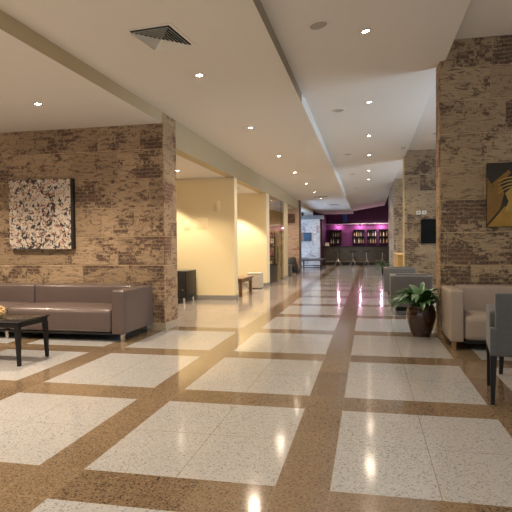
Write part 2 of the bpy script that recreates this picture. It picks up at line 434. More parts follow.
# stone wall after the shop, and the daylit corner beyond it
sbox('wall_left_far', stone_mat('pinkish_brick_stone', (.78, .60, .47), (.68, .48, .35), (.28, .13, .08), .5, seed=3.1), -5.4, -2.36, 19.3, 19.75, 0, 3.05)
sbox('trim_5', plain('dark_metal_corner', (.09, .075, .06), .5), -2.36, -2.32, 19.3, 19.75, 0, 3.05)
sbox('wall_left_daylit', M_stoneW, -5.4, -2.01, 25.0, 25.3, 0, 2.50)
sbox('trim_6', plain('grey_beam_paint', (.17, .165, .16), .7), -5.4, -1.80, 24.97, 25.35, 2.50, 2.70)
sbox('wall_far_left_upper', M_ceil, -5.4, -2.4, 25.35, 25.5, 2.7, 4.1)
# wall with an added, out-of-view window on the far left
def wall_win(name, mat, x0, x1, y0, y1, z1, wy0, wy1, wz0, wz1):
    b = MB()
    b.box(x0, x1, y0, wy0, 0, z1); b.box(x0, x1, wy1, y1, 0, z1)
    b.box(x0, x1, wy0, wy1, 0, wz0); b.box(x0, x1, wy0, wy1, wz1, z1)
    return struct(b.obj(name, mat, smooth=False))
wall_win('wall_far_left', M_beige, -5.55, -5.4, 19.3, 25.35, 2.9, 20.2, 24.6, .5, 2.7)
def win_frame(name, x, y0, y1, z0, z1, n):
    b = MB(); t = .05
    b.box(x, x + .06, y0, y1, z0, z0 + t); b.box(x, x + .06, y0, y1, z1 - t, z1)
    for k in range(n + 1):
        yy = y0 + (y1 - y0 - t) * k / n
        b.box(x, x + .06, yy, yy + t, z0 + t, z1 - t)
    o = struct(b.obj(name, M_white, smooth=False))
    return o
win_frame('window_3', -5.5, 20.2, 24.6, .5, 2.7, 3)
# bar end
sbox('wall_bar', M_purple, -3.0, 1.75, 30.52, 31.0, 0, 2.42)
sbox('wall_bar_upper', M_dpurple, -3.0, 1.75, 30.52, 31.0, 2.42, 4.1)
sbox('wall_bar_return', M_dpurple, -2.27, -2.10, 27.6, 30.52, 0, 2.9)
sbox('wall_bar_left', M_dpurple, -3.0, -2.9, 25.35, 30.52, 0, 4.1)
# right side piers
sbox('wall_right_pier', M_stoneR, 1.378, 5.2, 4.51, 4.84, 0, 3.85)
sbox('wall_right_pier_end', M_stoneE, 1.364, 1.378, 4.51, 4.84, 0, 3.553)
sbox('wall_right_second', M_stoneR, 1.415, 5.2, 12.0, 12.45, 0, 3.72)
sbox('wall_right_second_end', plain('warm_lit_pier_end', (.66, .50, .28), .7), 1.40, 1.415, 12.0, 12.45, 0, 3.5)  # end of the stone pier, its warm light put into the colour
sbox('wall_right_third', M_stoneR, 1.42, 5.2, 18.2, 23.0, 0, 3.7)
sbox('wall_right_far', M_stoneR, 1.66, 1.9, 23.0, 31.0, 0, 4.1)
b = MB()
b.box(5.2, 5.35, YB, -6.5, 0, 4.1)
ys = [(-6.5, 3.6), (5.4, 7.7), (13.0, 15.4)]
prev = -6.5
for (a, c), nx in zip(ys, (5.4, 13.0, 23.0)):
    b.box(5.2, 5.35, a, c, 0, .6); b.box(5.2, 5.35, a, c, 3.4, 4.1); b.box(5.2, 5.35, c, nx, 0, 4.1)
struct(b.obj('wall_right', M_beige, smooth=False))
win_frame('window_4', 5.24, 5.4, 7.7, .6, 3.4, 2)
win_frame('window_5', 5.24, 13.0, 15.4, .6, 3.4, 2)
win_frame('window_6', 5.24, -6.5, 3.6, .6, 3.4, 6)  # side windows added out of view as the daylight source
sbox('wall_alcove_far', M_stoneL, -9.1, -9.0, YB, 5.02, 0, 3.1)

# ------------------------------------------------------------------ ceiling fittings
W_SPOT = 30.0
SPOTS = []
def lampdata(name, e, col=(1, .825, .62), size=150, blend=.9, rad=.045):
    l = bpy.data.lights.new(name, 'SPOT'); l.energy = e; l.color = col; l.spot_size = math.radians(size); l.spot_blend = blend; l.shadow_soft_size = rad
    return l
L_main = lampdata('downlight_beam', 75)
L_right = lampdata('downlight_beam_right', 70)
def add_light(root, data, z=-.03):
    o = bpy.data.objects.new('light', data); COL.objects.link(o); o.parent = root; o.location = (0, 0, z); return o
def make_downlight(label, loc, group, lit=True, tilt=0.0):
    t = thing('recessed_downlight', label, 'ceiling light', loc, 0, group)
    MB().lathe([(.034, .004), (.038, -.008), (.050, -.010), (.054, -.004), (.054, .0)], 24).obj('trim_ring', M_chrome if lit else M_lampoff, t)
    MB().lathe([(.001, -.004), (.034, -.004)], 20).obj('lens', M_lamp if lit else M_lampoff, t)
    if tilt: t.rotation_euler = (0, tilt, 0)
    return t
rp = lambda x: 3.26 + (x - XE) / (XR - XE) * .295
def raft_z(x, y):
    for y0, y1, a, c in ((YB, 4.72, 0, 0), (4.72, 12.45, .05, -.02), (12.45, 20, .06, 0), (20, YF, .05, -.05)):
        if y < y1: return rp(x) + a + (c - a) * (y - y0) / (y1 - y0)
slope = -math.atan2(.295, XR - XE)
GL = 'downlights along the left ceiling band'; GR = 'downlights along the sloping ceiling'
first = None
yl = [3.05, 5.75, 8.5, 11.05, 13.6, 16.2, 18.9, 21.5, 24.3, 27.4]
for i, y in enumerate(yl):
    lab = ('lit downlight nearest the square air vent on the left ceiling band' if i == 0 else
           NUM[i] + ' lit downlight from the square air vent along the left ceiling band')
    loc = (-1.37 if i == 0 else -1.39, y, zc(y) - .001)
    if first is None: first = make_downlight(lab, loc, GL)
    else: dup(first, loc, lab)
    SPOTS.append((loc, 1))
rx = .49
yr = [2.91, 5.86, 8.39, 10.7, 13.86, 16.03, 24.0]
firstr = None
for i, y in enumerate(yr):
    lab = ('big bright lit downlight nearest the front on the sloping ceiling' if i == 0 else
           NUM[i] + ' lit downlight counting from the front on the sloping ceiling')
    loc = (.45 if i == 0 else rx, y, raft_z(.45 if i == 0 else rx, y) - .0015)
    if firstr is None: firstr = make_downlight(lab, loc, GR, tilt=slope)
    else:
        r = dup(firstr, loc, lab); r.rotation_euler = (0, slope, 0)
    SPOTS.append((loc, 2))
make_downlight('lit downlight in the low alcove ceiling above the brown sofa', (-3.47, 3.16, 2.974), None)
SPOTS.append(((-3.47, 3.16, 2.974), 3))
make_downlight('lit downlight in the first yellow niche ceiling, beside the stone wall end', (-3.24, 7.35, 2.711), None)
SPOTS.append(((-3.24, 7.35, 2.711), 4))
make_downlight('unlit looking downlight in the second yellow niche ceiling', (-2.86, 10.75, 2.694), None, lit=False)


def make_speaker(label, loc, group, tilt=0.0, r=.10):
    t = thing('ceiling_speaker', label, 'speaker', loc, 0, group)
    MB().lathe([(r * .86, .0), (r * .87, -.007), (r, -.006), (r + .004, 0)], 32).obj('rim', M_white, t)
    MB().lathe([(.001, -.003), (r * .86, -.003)], 32).obj('grille', M_grille, t)
    if tilt: t.rotation_euler = (0, tilt, 0)
    return t
GS = 'round speakers along the sloping ceiling'
sp = None
for i, y in enumerate([2.48, 5.97, 10.0, 13.98, 17.95]):
    lab = ('round white ceiling speaker nearest the front on the sloping ceiling' if i == 0 else NUM[i] + ' round ceiling speaker counting from the front on the sloping ceiling')
    loc = (.01, y, raft_z(.01, y) - .0015)
    if sp is None: sp = make_speaker(lab, loc, GS, slope)
    else:
        r_ = dup(sp, loc, lab); r_.rotation_euler = (0, slope, 0)
make_speaker('round grey speaker in the high bay ceiling above the television', (2.0, 9.9, 3.693), None, r=.13)
def detector(label, loc, tilt=0.0):
    t = thing('smoke_detector', label, 'smoke detector', loc)
    MB().lathe([(.05, 0), (.052, -.015), (.04, -.035), (.001, -.04)], 20).obj('housing', M_grille, t)
    MB().lathe([(.012, -.0385), (.012, -.052), (.001, -.054)], 12).obj('sensor', M_lampoff, t)
    t.rotation_euler = (0, tilt, 0)
detector('small smoke detector near the right edge of the sloping ceiling', (1.30, 10.6, raft_z(1.30, 10.6) - .001), slope)

# four way square air diffuser
def diffuser(label, x, y, z, w, d, group=None, rings=7, rz=0.0):
    t = thing('air_vent', label, 'air vent', (x, y, z), rz, group)
    f = MB()
    def ring(b, w0, d0, w1, d1, z0, z1):
        o = [(-w0, -d0, z0), (w0, -d0, z0), (w0, d0, z0), (-w0, d0, z0)]; i = [(-w1, -d1, z1), (w1, -d1, z1), (w1, d1, z1), (-w1, d1, z1)]
        for k in range(4): b.poly([o[k], o[(k + 1) % 4], i[(k + 1) % 4], i[k]])
    ring(f, w / 2, d / 2, w / 2, d / 2, 0, -.006); ring(f, w / 2, d / 2, w / 2 - .028, d / 2 - .028, -.006, -.007); ring(f, w / 2 - .028, d / 2 - .028, w / 2 - .028, d / 2 - .028, -.007, -.001)
    f.obj('frame', M_white, t, smooth=False)
    box('recess', M_dark, t, -w / 2 + .03, w / 2 - .03, -d / 2 + .03, d / 2 - .03, -.0025, -.0005)
    for k in range(rings):
        s = 1 - (k + .4) / rings; s1 = 1 - (k + .85) / rings
        b = MB(); W, D = (w / 2 - .03), (d / 2 - .03)
        ring(b, W * s, D * s, W * s1, D * s1, -.026, -.006)
        b.obj('slat', M_slat, t, smooth=False)
    return t
diffuser('large square four-way air vent in the left ceiling band near the front', -1.37, 1.95, 3.129, .45, .53, rz=math.radians(-6))
diffuser('small air vent between downlights far along the left ceiling band', -1.33, 18.05, zc(18.05) - .002, .55, .45, rings=4)
diffuser('small air vent at the bar end of the left ceiling band', -1.1, 22.2, zc(22.2) - .002, .5, .4, rings=4)

# ------------------------------------------------------------------ left lounge
def sofa(label, mat, x0, x1, yf, yb, zt, zs, arm, legmat, backt, seats, loc, zb=.10, legs_mid=True, bev=.022):
    """sofa facing -Y, local origin at loc"""
    t = thing('sofa', label, 'sofa', loc)
    ox, oy = loc[0], loc[1]
    X0, X1, YF_, YB_ = x0 - ox, x1 - ox, yf - oy, yb - oy
    box('base', M_under, t, X0 + arm, X1 - arm, YF_ + .03, YB_ - .02, zb - .012, zb + .011)
    for (a, c) in ((X0, X0 + arm - .002), (X1 - arm + .002, X1)):
        MB().cushion(a, c, YF_, YB_, zb, zt, .004, bev, 6).obj('armrest', mat, t, angle=60)
    n = seats; sw = (X1 - X0 - 2 * arm) / n
    for k in range(n):
        a = X0 + arm + sw * k; g_ = .003
        MB().cushion(a + g_, a + sw - g_, YF_ + .012, YB_ - backt, zb + .012, zs - .005, .03, .055, 12, .008).obj('seat_cushion', mat, t, angle=60)
        MB().cushion(a + g_, a + sw - g_, YB_ - backt + .004, YB_, zs - .16, zt + .016, .006, .03, 8, .012).obj('back_cushion', mat, t, angle=60)
    xs = [X0 + .045, X1 - .045] + ([(X0 + X1) / 2] if legs_mid else [])
    for x in xs:
        for y in (YF_ + .05, YB_ - .05):
            MB().frustum((x, y, 0), (x, y, zb), .042, .046).obj('leg', legmat, t, smooth=False)
    return t
sofa('long dark taupe leather sofa against the left stone wall under the splattered painting', M_leather, -5.985, -2.555, 3.53, 4.455, .660, .425, .18, M_chrome, .30, 2, (-4.27, 4.0, 0))
def coffee_table(label, x0, x1, y0, y1):
    cx, cy = (x0 + x1) / 2, (y0 + y1) / 2
    t = thing('coffee_table', label, 'coffee table', (cx, cy, 0))
    w, d = (x1 - x0) / 2, (y1 - y0) / 2
    box('tabletop', M_glasstop, t, -w, w, -d, d, .448, .468, .004)
    b = MB()
    b.box(-w + .02, w - .02, -d + .015, -d + .04, .395, .448); b.box(-w + .02, w - .02, d - .04, d - .015, .395, .448)
    b.box(-w + .015, -w + .04, -d + .04, d - .04, .395, .448); b.box(w - .04, w - .015, -d + .04, d - .04, .395, .448)
    b.obj('apron', M_blackw, t, smooth=False)
    for sx in (-1, 1):
        for sy in (-1, 1):
            MB().frustum((sx * (w - .022), sy * (d - .03), 0), (sx * (w - .038), sy * (d - .035), .396), .030, .048).obj('leg', M_blackw, t, smooth=False)
    return t
coffee_table('low black glass-topped coffee table in front of the brown sofa', -4.35, -3.03, 2.12, 2.66)
coffee_table('low dark table mostly hidden behind the grey dining chair', 1.655, 2.85, 2.62, 3.17)
# straw ball decoration
t = thing('dried_flower_ball', 'tan dried straw ball on the black coffee table at the left edge', 'decoration', (-3.41, 2.32, .468))
rnd = random.Random(3)
b = MB(); b.lathe([(.001, .006), (.03, .01), (.055, .03), (.062, .06), (.05, .09), (.02, .108), (.001, .112)], 16)
b.obj('core', M_straw, t)
b = MB()
for k in range(60):
    a = rnd.uniform(0, 2 * PI); e = rnd.uniform(-.5, 1.3)
    d = Vector((math.cos(a) * math.cos(e), math.sin(a) * math.cos(e), math.sin(e)))
    p = Vector((0, 0, .062)) + d * .058; s = rnd.uniform(.010, .017)
    p.z = max(p.z, .02)
    b.lathe([(.001, -s), (s * .8, -s * .5), (s, 0), (s * .8, s * .5), (.001, s)], 7, p.x, p.y, p.z)
b.obj('flower_heads', M_straw, t)
# painting left
t = thing('painting', 'large square abstract canvas of dark and red splatters above the brown sofa', 'painting', (-4.355, 4.512, 1.708))
box('canvas', M_canvas_edge, t, -.515, .555, -.065, 0, -.522, .522, .003)
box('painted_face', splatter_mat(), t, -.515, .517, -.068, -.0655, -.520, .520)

# ------------------------------------------------------------------ right lounge
sofa('cream leather sofa against the right stone wall under the gold painting', M_cream, 1.382, 3.25, 3.70, 4.46, .685, .40, .148, M_oak, .24, 2, (2.3, 4.1, 0), .095, False)
def gold_art():
    t = thing('painting', 'dark and gold abstract canvas on the right stone wall above the cream sofa', 'painting', (2.33, 4.509, 1.822))
    box('canvas', plain('gold_art_dark', (.02, .017, .010), .6, var=.3, scale=9), t, -.40, .40, -.04, 0, -.40, .40, .003)
    y = -.0425
    def face(name, pts, mat, yy):
        b = MB(); a = [b.b.verts.new((p[0], y - yy, p[1])) for p in pts]; c = [b.b.verts.new((p[0], y + .002, p[1])) for p in pts]
        b.b.faces.new(a); b.b.faces.new(c[::-1])
        for i in range(len(a)): b.b.faces.new((a[i], c[i], c[(i + 1) % len(a)], a[(i + 1) % len(a)]))
        b.obj(name, mat, t, smooth=False)
    gold = plain('gold_paint', (.33, .19, .022), .5, var=.2, scale=12); g2 = plain('ochre_paint', (.20, .105, .014), .55, var=.25, scale=10); g3 = plain('pale_gold_paint', (.42, .27, .05), .5, var=.15, scale=10)
    face('paint_field', [(-.40, -.395), (.40, -.395), (.40, -.05), (.0, -.10), (-.20, -.15), (-.30, -.28)], gold, .001)
    face('paint_field', [(-.40, -.36), (-.25, -.18), (-.20, .02), (-.25, .14), (-.33, .10), (-.40, .22)], g2, .0014)
    face('paint_field', [(-.20, -.22), (.02, -.20), (.36, -.12), (.38, .02), (.12, .10), (-.10, .10), (-.19, .02), (-.15, -.08)], g3, .002)
    face('paint_band', [(-.02, .395), (.035, .395), (.22, .02), (.165, .0)], gold, .0024)
    face('paint_band', [(-.36, .13), (-.30, .10), (-.12, .27), (-.15, .31)], g2, .0024)
    for k in range(4):
        pts = []; zc_ = .02 + .05 * k
        for i in range(9):
            u = i / 8; pts.append((-.27 + .30 * u, zc_ + .07 * math.sin(u * PI * .8) - .02 * u * k))
        for i in range(8, -1, -1):
            u = i / 8; pts.append((-.27 + .30 * u, zc_ + .028 + .07 * math.sin(u * PI * .8) - .02 * u * k - .02 * (1 - u)))
        face('paint_arc', pts, g3, .003)
gold_art()
# grey upholstered chair, local frame: faces +Y, back at y=0
t = thing('dining_chair', 'charcoal grey upholstered armchair with black legs, cut by the right edge', 'chair', (1.642, 1.62, 0), math.radians(-9))
w = .272
bk = MB().cushion(-w + .036, w - .036, -.03, .05, .37, .85, .0, .014, 8)
bk.cushion(-w, w, -.028, .048, .37, .585, .0, .012, 6)
bk.obj('backrest', M_fabric, t, angle=60)
MB().cushion(-w + .075, w - .075, .052, .56, .365, .475, .02, .02, 8).obj('seat', M_fabric, t, angle=60)
for s in (-1, 1):
    a, c = sorted((s * w, s * (w - .072)))
    MB().cushion(a, c, .050, .60, .37, .70, .004, .014, 6).obj('armrest', M_fabric, t, angle=60)
    for (y, sp_) in ((.01, -.02), (.55, .012)):
        MB().frustum((s * (w - .02), y + sp_, 0), (s * (w - .026), y, .372), .028, .048).obj('leg', M_blackw, t, smooth=False)

# ------------------------------------------------------------------ plants
def leaf(b, base, az, el, L, W, droop, rnd):
    N = 9
    ctr = []; d = Vector((math.cos(az), math.sin(az), 0)); p = Vector(base); ang = el
    for i in range(N + 1):
        ctr.append(p.copy()); p = p + (d * math.cos(ang) + Vector((0, 0, 1)) * math.sin(ang)) * (L / N); ang -= droop / N
    side = Vector((-math.sin(az), math.cos(az), 0)); rows = []
    for i, q in enumerate(ctr):
        u = i / N; wd = (W * max(.10, math.sin(PI * max(0, (u - .12) / .88)) ** .75) if u > .12 else W * .10) if i < N else .001
        fold = Vector((0, 0, .18 * wd))
        rows.append([b.b.verts.new(q - side * wd / 2 + fold), b.b.verts.new(q - Vector((0, 0, .002))), b.b.verts.new(q + side * wd / 2 + fold)])
    for a, c in zip(rows, rows[1:]):
        for k in range(2): b.b.faces.new((a[k], a[k + 1], c[k + 1], c[k]))
def plant(label, loc, prof, r_soil, z_soil, n, L, W, seed, potmat, spread=(.5, 1.35), droop=1.5, xmax=None):
    t = thing('potted_plant', label, 'potted plant', loc)
    MB().lathe(prof, 40).obj('pot', potmat, t, angle=50)
    MB().lathe([(.001, z_soil), (r_soil, z_soil)], 28).obj('soil', M_soil, t)
    rnd = random.Random(seed); b = MB()
    for k in range(n):
        az = k * 2.399 + rnd.uniform(-.3, .3); u = k / (n - 1)
        el = spread[1] + (spread[0] - spread[1]) * u + rnd.uniform(-.12, .12)
        r0 = r_soil * .45 * u
        leaf(b, (r0 * math.cos(az), r0 * math.sin(az), z_soil - .01), az, el, L * rnd.uniform(.8, 1.12), W * rnd.uniform(.8, 1.15), droop * rnd.uniform(.7, 1.25), rnd)
    if xmax is not None:
        for v in b.b.verts:
            if v.co.x > xmax - .06: v.co.x = xmax - .06 * math.exp(-(v.co.x - xmax + .06) / .06)
    b.obj('foliage', M_leaf, t, angle=80)
    return t
pp = [(.001, .0), (.108, .0), (.118, .012), (.150, .10), (.180, .20), (.190, .27), (.186, .33), (.172, .375), (.160, .392), (.163, .405), (.152, .405), (.148, .385), (.152, .35)]
plant('leafy green plant in a round brown glazed pot beside the right pillar', (1.148, 4.64, 0), pp, .150, .365, 62, .47, .085, 5, M_pot, (.85, 1.5), 1.85, .208)
plant('small green plant in a slim black pot in front of the bar', (1.05, 18.6, 0), [(.001, 0), (.085, 0), (.115, .30), (.12, .33), (.11, .33), (.105, .30)], .105, .29, 34, .42, .055, 9, M_metal, (.35, 1.35), 1.4)

# ------------------------------------------------------------------ grey box armchairs
def tub_chair(label, loc, group):
    t = thing('armchair', label, 'armchair', loc, 0, group)
    W, D, zb, zt = .67, .76, .145, .675     # faces +X
    MB().cushion(0, .105, .127, D - .127, zb, zt, 0, .016, 6).obj('backrest', M_grey, t, angle=60)
    for (a, c) in ((0, .125), (D - .125, D)):
        MB().cushion(0, W, a, c, zb, zt, 0, .016, 6).obj('armrest', M_grey, t, angle=60)
    MB().cushion(.107, W - .01, .127, D - .127, zb, .42, .02, .03, 8).obj('seat', M_grey, t, angle=60)
    for x in (.05, W - .05):
        for y in (.05, D - .05):
            MB().frustum((x, y, 0), (x, y, zb), .046, .05).obj('leg', M_chrome, t, smooth=False)
    box('base', M_under, t, .09, W - .09, .09, D - .09, .07, zb, .0)  # dark block standing in for the shadow under the chair
    return t
tc = tub_chair('grey leather box armchair behind the big potted plant', (.842, 6.58, 0), 'grey box armchairs along the right side')
dup(tc, (.812, 9.38, 0), 'grey leather box armchair second from the big potted plant, towards the bar')
t = thing('wooden_counter', 'light oak counter block showing behind the grey armchairs', 'counter', (1.55, 14.4, 0))
box('body', M_lightwood, t, -.25, .25, -1.4, 1.4, 0, .86); box('top', M_lightwood, t, -.262, .262, -1.42, 1.42, .86, .895, .004)
# television and sockets on the second pier
t = thing('television', 'flat black television hung on the second right stone pier', 'television', (2.36, 11.999, 1.535))
box('casing', M_metal, t, -.53, .53, -.05, -.012, -.325, .325, .006); box('screen', M_screen, t, -.515, .515, -.052, -.0505, -.31, .31)
box('bracket', M_metal, t, -.2, .2, -.012, 0, -.15, .15)
for x, lab in ((1.775, 'left white wall socket above the television'), (1.925, 'right pale wall socket above the television')):
    t = thing('wall_socket', lab, 'socket', (x, 11.998, 2.03), 0, 'sockets above the television')
    box('plate', M_white, t, -.055, .055, -.012, 0, -.05, .05, .003); MB().box(-.025, .025, -.0135, -.0122, -.022, .022).obj('insert', M_grille, t)

# ------------------------------------------------------------------ niche things
t = thing('cabinet', 'black cabinet on silver legs in the first yellow niche', 'cabinet', (-3.62, 8.15, 0))
box('body', M_blackw, t, -.36, .36, -.33, .34, .115, .672, .008)
dr = box('door', M_metal, t, -.345, .345, -.348, -.3305, .125, .66, .004)
MB().lathe([(.001, .022), (.014, .02), (.014, .0)], 14).obj('knob', M_chrome, dr, M=Matrix.Translation((.30, -.348, .29)) @ Matrix.Rotation(PI / 2, 4, 'X'))
MB().tube([(.10, -.375, .40), (.10, -.375, .60)], .008, 8).tube([(.10, -.375, .42), (.10, -.346, .42)], .006, 8).tube([(.10, -.375, .58), (.10, -.346, .58)], .006, 8).obj('handle', M_chrome, dr)
box('top', plain('grey_cabinet_top', (.12, .11, .10), .4), t, -.362, .362, -.335, .342, .672, .684, .003)
for x in (-.30, .30):
    for y in (-.28, .29): MB().lathe([(.001, 0), (.022, 0), (.022, .115)], 14, x, y).obj('leg', M_chrome, t)
def plate(label, x, y, z, w, h, name='wall_plate', cat='wall plate'):
    o = thing(name, label, cat, (x, y, z))
    box('cover', M_yellow, o, -w / 2, w / 2, -.007, 0, -h / 2, h / 2, .002)
    MB().box(-w * .25, w * .25, -.009, -.0072, -h * .25, h * .25, .001).obj('panel', M_yellow, o)
plate('small square cover plate on the yellow niche wall', -3.50, 8.60, 1.66, .16, .20)
plate('wide rectangular cover plate on the yellow niche wall', -3.16, 8.60, 1.70, .28, .24)
plate('tall cover plate high on the yellow niche wall', -2.80, 8.60, 2.08, .14, .22)
t = thing('bench', 'low brown wooden bench in the second yellow niche', 'bench', (-2.76, 10.05, 0))
box('seat', M_woodb, t, -.32, .32, -.62, .62, .375, .42, .006)
for x in (-.26, .26):
    for y in (-.54, .54): box('leg', M_woodb, t, x - .035, x + .035, y - .035, y + .035, 0, .375, .003)
MB().box(-.225, .225, -.565, -.54, .31, .375).box(-.225, .225, .54, .565, .31, .375).box(-.29, -.265, -.5, .5, .31, .375).box(.265, .29, -.5, .5, .31, .375).obj('apron', M_woodb, t, smooth=False)
def cube_stool(label, loc, s, h, mat, group=None):
    t = thing('cube_stool', label, 'stool', loc, 0, group)
    MB().cushion(-s / 2, s / 2, -s / 2, s / 2, .02, h - .062, 0, .012, 6).obj('body', mat, t, angle=60)
    MB().cushion(-s / 2, s / 2, -s / 2, s / 2, h - .06, h, .012, .018, 6).obj('seat', mat, t, angle=60)
    box('base', M_under, t, -s / 2 + .03, s / 2 - .03, -s / 2 + .03, s / 2 - .03, 0, .02)
M_bstool = plain('beige_leatherette', (.50, .44, .36), .5)
cube_stool('beige cube stool right behind the brown wooden bench', (-2.62, 11.75, 0), .38, .44, M_bstool, 'cube stools in the second niche')
cube_stool('beige cube stool beside the niche wall, left of the other', (-3.45, 11.55, 0), .46, .46, M_bstool, 'cube stools in the second niche')

# shop interior
t = thing('display_shelf', 'dark display shelf with goods inside the glass shopfront', 'shelf', (-3.05, 15.6, 0))
for x in (-.33, .33): box('upright', M_shopfix, t, x - .02, x + .02, -.17, .17, 0, 1.62)
SH = [.10, .45, .78, 1.11, 1.44]
for z in SH: box('shelf', M_shopfix, t, -.31, .31, -.17, .17, z, z + .03)
pc = [plain('box_red', (.35, .06, .05), .5), plain('box_cream', (.6, .5, .38), .5), plain('box_brown', (.18, .09, .05), .5), plain('box_pale', (.62, .6, .56), .5), plain('box_pink', (.5, .16, .22), .5)]
SN = ['lowest', 'second lowest', 'middle', 'second highest', 'highest']
for k, z in enumerate(SH):
    for j in range(4):
        o = box('packet', pc[(k * 3 + j) % 5], None, -3.05 - .27 + j * .14, -3.05 - .27 + j * .14 + .10, 15.47, 15.6, z + .031, z + .031 + .13 + .03 * ((j * 7 + k) % 3), .004)
        tag(o, 'small packet on the %s shelf behind the shop glass' % SN[k], 'packet', 'packets on the %s shop shelf' % SN[k])
t = thing('shop_counter', 'low dark counter standing behind the shop glass', 'counter', (-2.72, 13.75, 0))
box('body', M_shopfix, t, -.24, .24, -.85, .85, 0, .53); box('top', M_metal, t, -.25, .25, -.87, .87, .53, .565, .004)

# things by the far left stone wall
t = thing('picture', 'small brownish picture on the far left stone wall', 'picture', (-2.68, 19.298, 2.29))
box('frame', M_woodb, t, -.18, .15, -.03, 0, -.185, .185, .004); box('print', plain('brown_print', (.20, .11, .07), .6, var=.4, scale=9), t, -.155, .125, -.032, -.0305, -.16, .16)
t = thing('armchair', 'black armchair with sloping side against the far left stone wall', 'armchair', (-2.62, 18.6, 0))
b = MB(); b.hull8([(-.34, -.30, .06), (.33, -.30, .06), (.33, .45, .06), (-.34, .45, .06)], [(-.34, .05, .60), (.20, .05, .66), (.10, .42, .68), (-.34, .42, .62)]); b.obj('shell', M_metal, t, smooth=False)
MB().cushion(-.30, .20, -.38, .0, .20, .36, .02, .03, 6).obj('seat', M_metal, t)
for x in (-.27, .27):
    for y in (-.22, .38): box('leg', M_metal, t, x - .02, x + .02, y - .02, y + .02, 0, .06)
cube_stool('grey cube stool beside the black armchair at the far left', (-2.66, 17.55, 0), .44, .42, M_grey)
t = thing('bench', 'long black metal frame bench by the daylit white stone wall', 'bench', (-2.25, 22.6, 0))
box('seat', M_metal, t, -.55, .62, -.9, 1.6, .43, .475, .006)
for x in (-.5, .57):
    for y in (-.85, 1.5): box('leg', M_metal, t, x - .03, x + .03, y - .03, y + .03, 0, .43)
MB().box(-.52, .59, -.86, -.82, .10, .14).box(-.52, .59, 1.48, 1.52, .10, .14).box(-.52, -.48, -.8, 1.45, .10, .14).box(.55, .59, -.8, 1.45, .10, .14).obj('stretcher', M_metal, t, smooth=False)
t = thing('painting', 'blue and brown painting on the daylit white stone wall', 'painting', (-2.78, 24.999, 1.6))
box('canvas', M_canvas_edge, t, -.34, .32, -.05, 0, -.24, .2, .004)
MB().box(-.32, -.06, -.053, -.051, -.22, .18).obj('brown_field', plain('art_brown', (.22, .12, .07), .6, var=.3), t)
MB().box(-.06, .30, -.053, -.051, -.22, .18).obj('blue_field', plain('art_blue', (.025, .07, .12), .6, var=.4, scale=8), t)

# ------------------------------------------------------------------ bar
t = thing('bar_counter', 'long dark bar counter in front of the purple wall', 'bar', (-.24, 28.1, 0))
box('front_panel', M_barfront, t, -1.84, 1.88, -.30, .30, .10, 1.02); box('plinth', M_metal, t, -1.82, 1.86, -.25, .30, 0, .10)
box('worktop', M_bartop, t, -1.855, 1.89, -.42, .38, 1.02, 1.07, .006)
MB().tube([(-1.8, -.40, .20), (1.82, -.40, .20)], .022, 8).obj('foot_rail', plain('dull_brass', (.22, .17, .12), .4, metal=.6), t)
for x in (-1.7, -.6, .5, 1.6): MB().tube([(x, -.40, .20), (x, -.30, .20)], .014, 6).obj('rail_bracket', M_chrome, t)
st = thing('bar_stool', 'black-seated bar stool at the left end of the bar', 'bar stool', (-1.2, 27.2, 0), 0, 'stools along the bar')
MB().lathe([(.001, .775), (.15, .775), (.17, .76), (.17, .735), (.15, .72), (.001, .72)], 24).obj('seat', M_metal, st)
MB().tube([(0, 0, .35), (0, 0, .72)], .022, 10).obj('column', M_chrome, st)
for k in range(4):
    a = k * PI / 2 + .5
    MB().tube([(0, 0, .42), (.20 * math.cos(a), .20 * math.sin(a), .012)], .014, 8).obj('leg', M_chrome, st)
b = MB(); b.tube([(.13 * math.cos(2 * PI * k / 24), .13 * math.sin(2 * PI * k / 24), .25) for k in range(25)], .010, 6, cap=False).obj('foot_ring', M_chrome, st)
for x, lab in ((-.37, 'black-seated bar stool second from the left at the bar'), (.365, 'black-seated bar stool third from the left, with bright chrome legs'), (1.22, 'black-seated bar stool at the right end of the bar, behind the small plant')):
    dup(st, (x, 27.2, 0), lab)
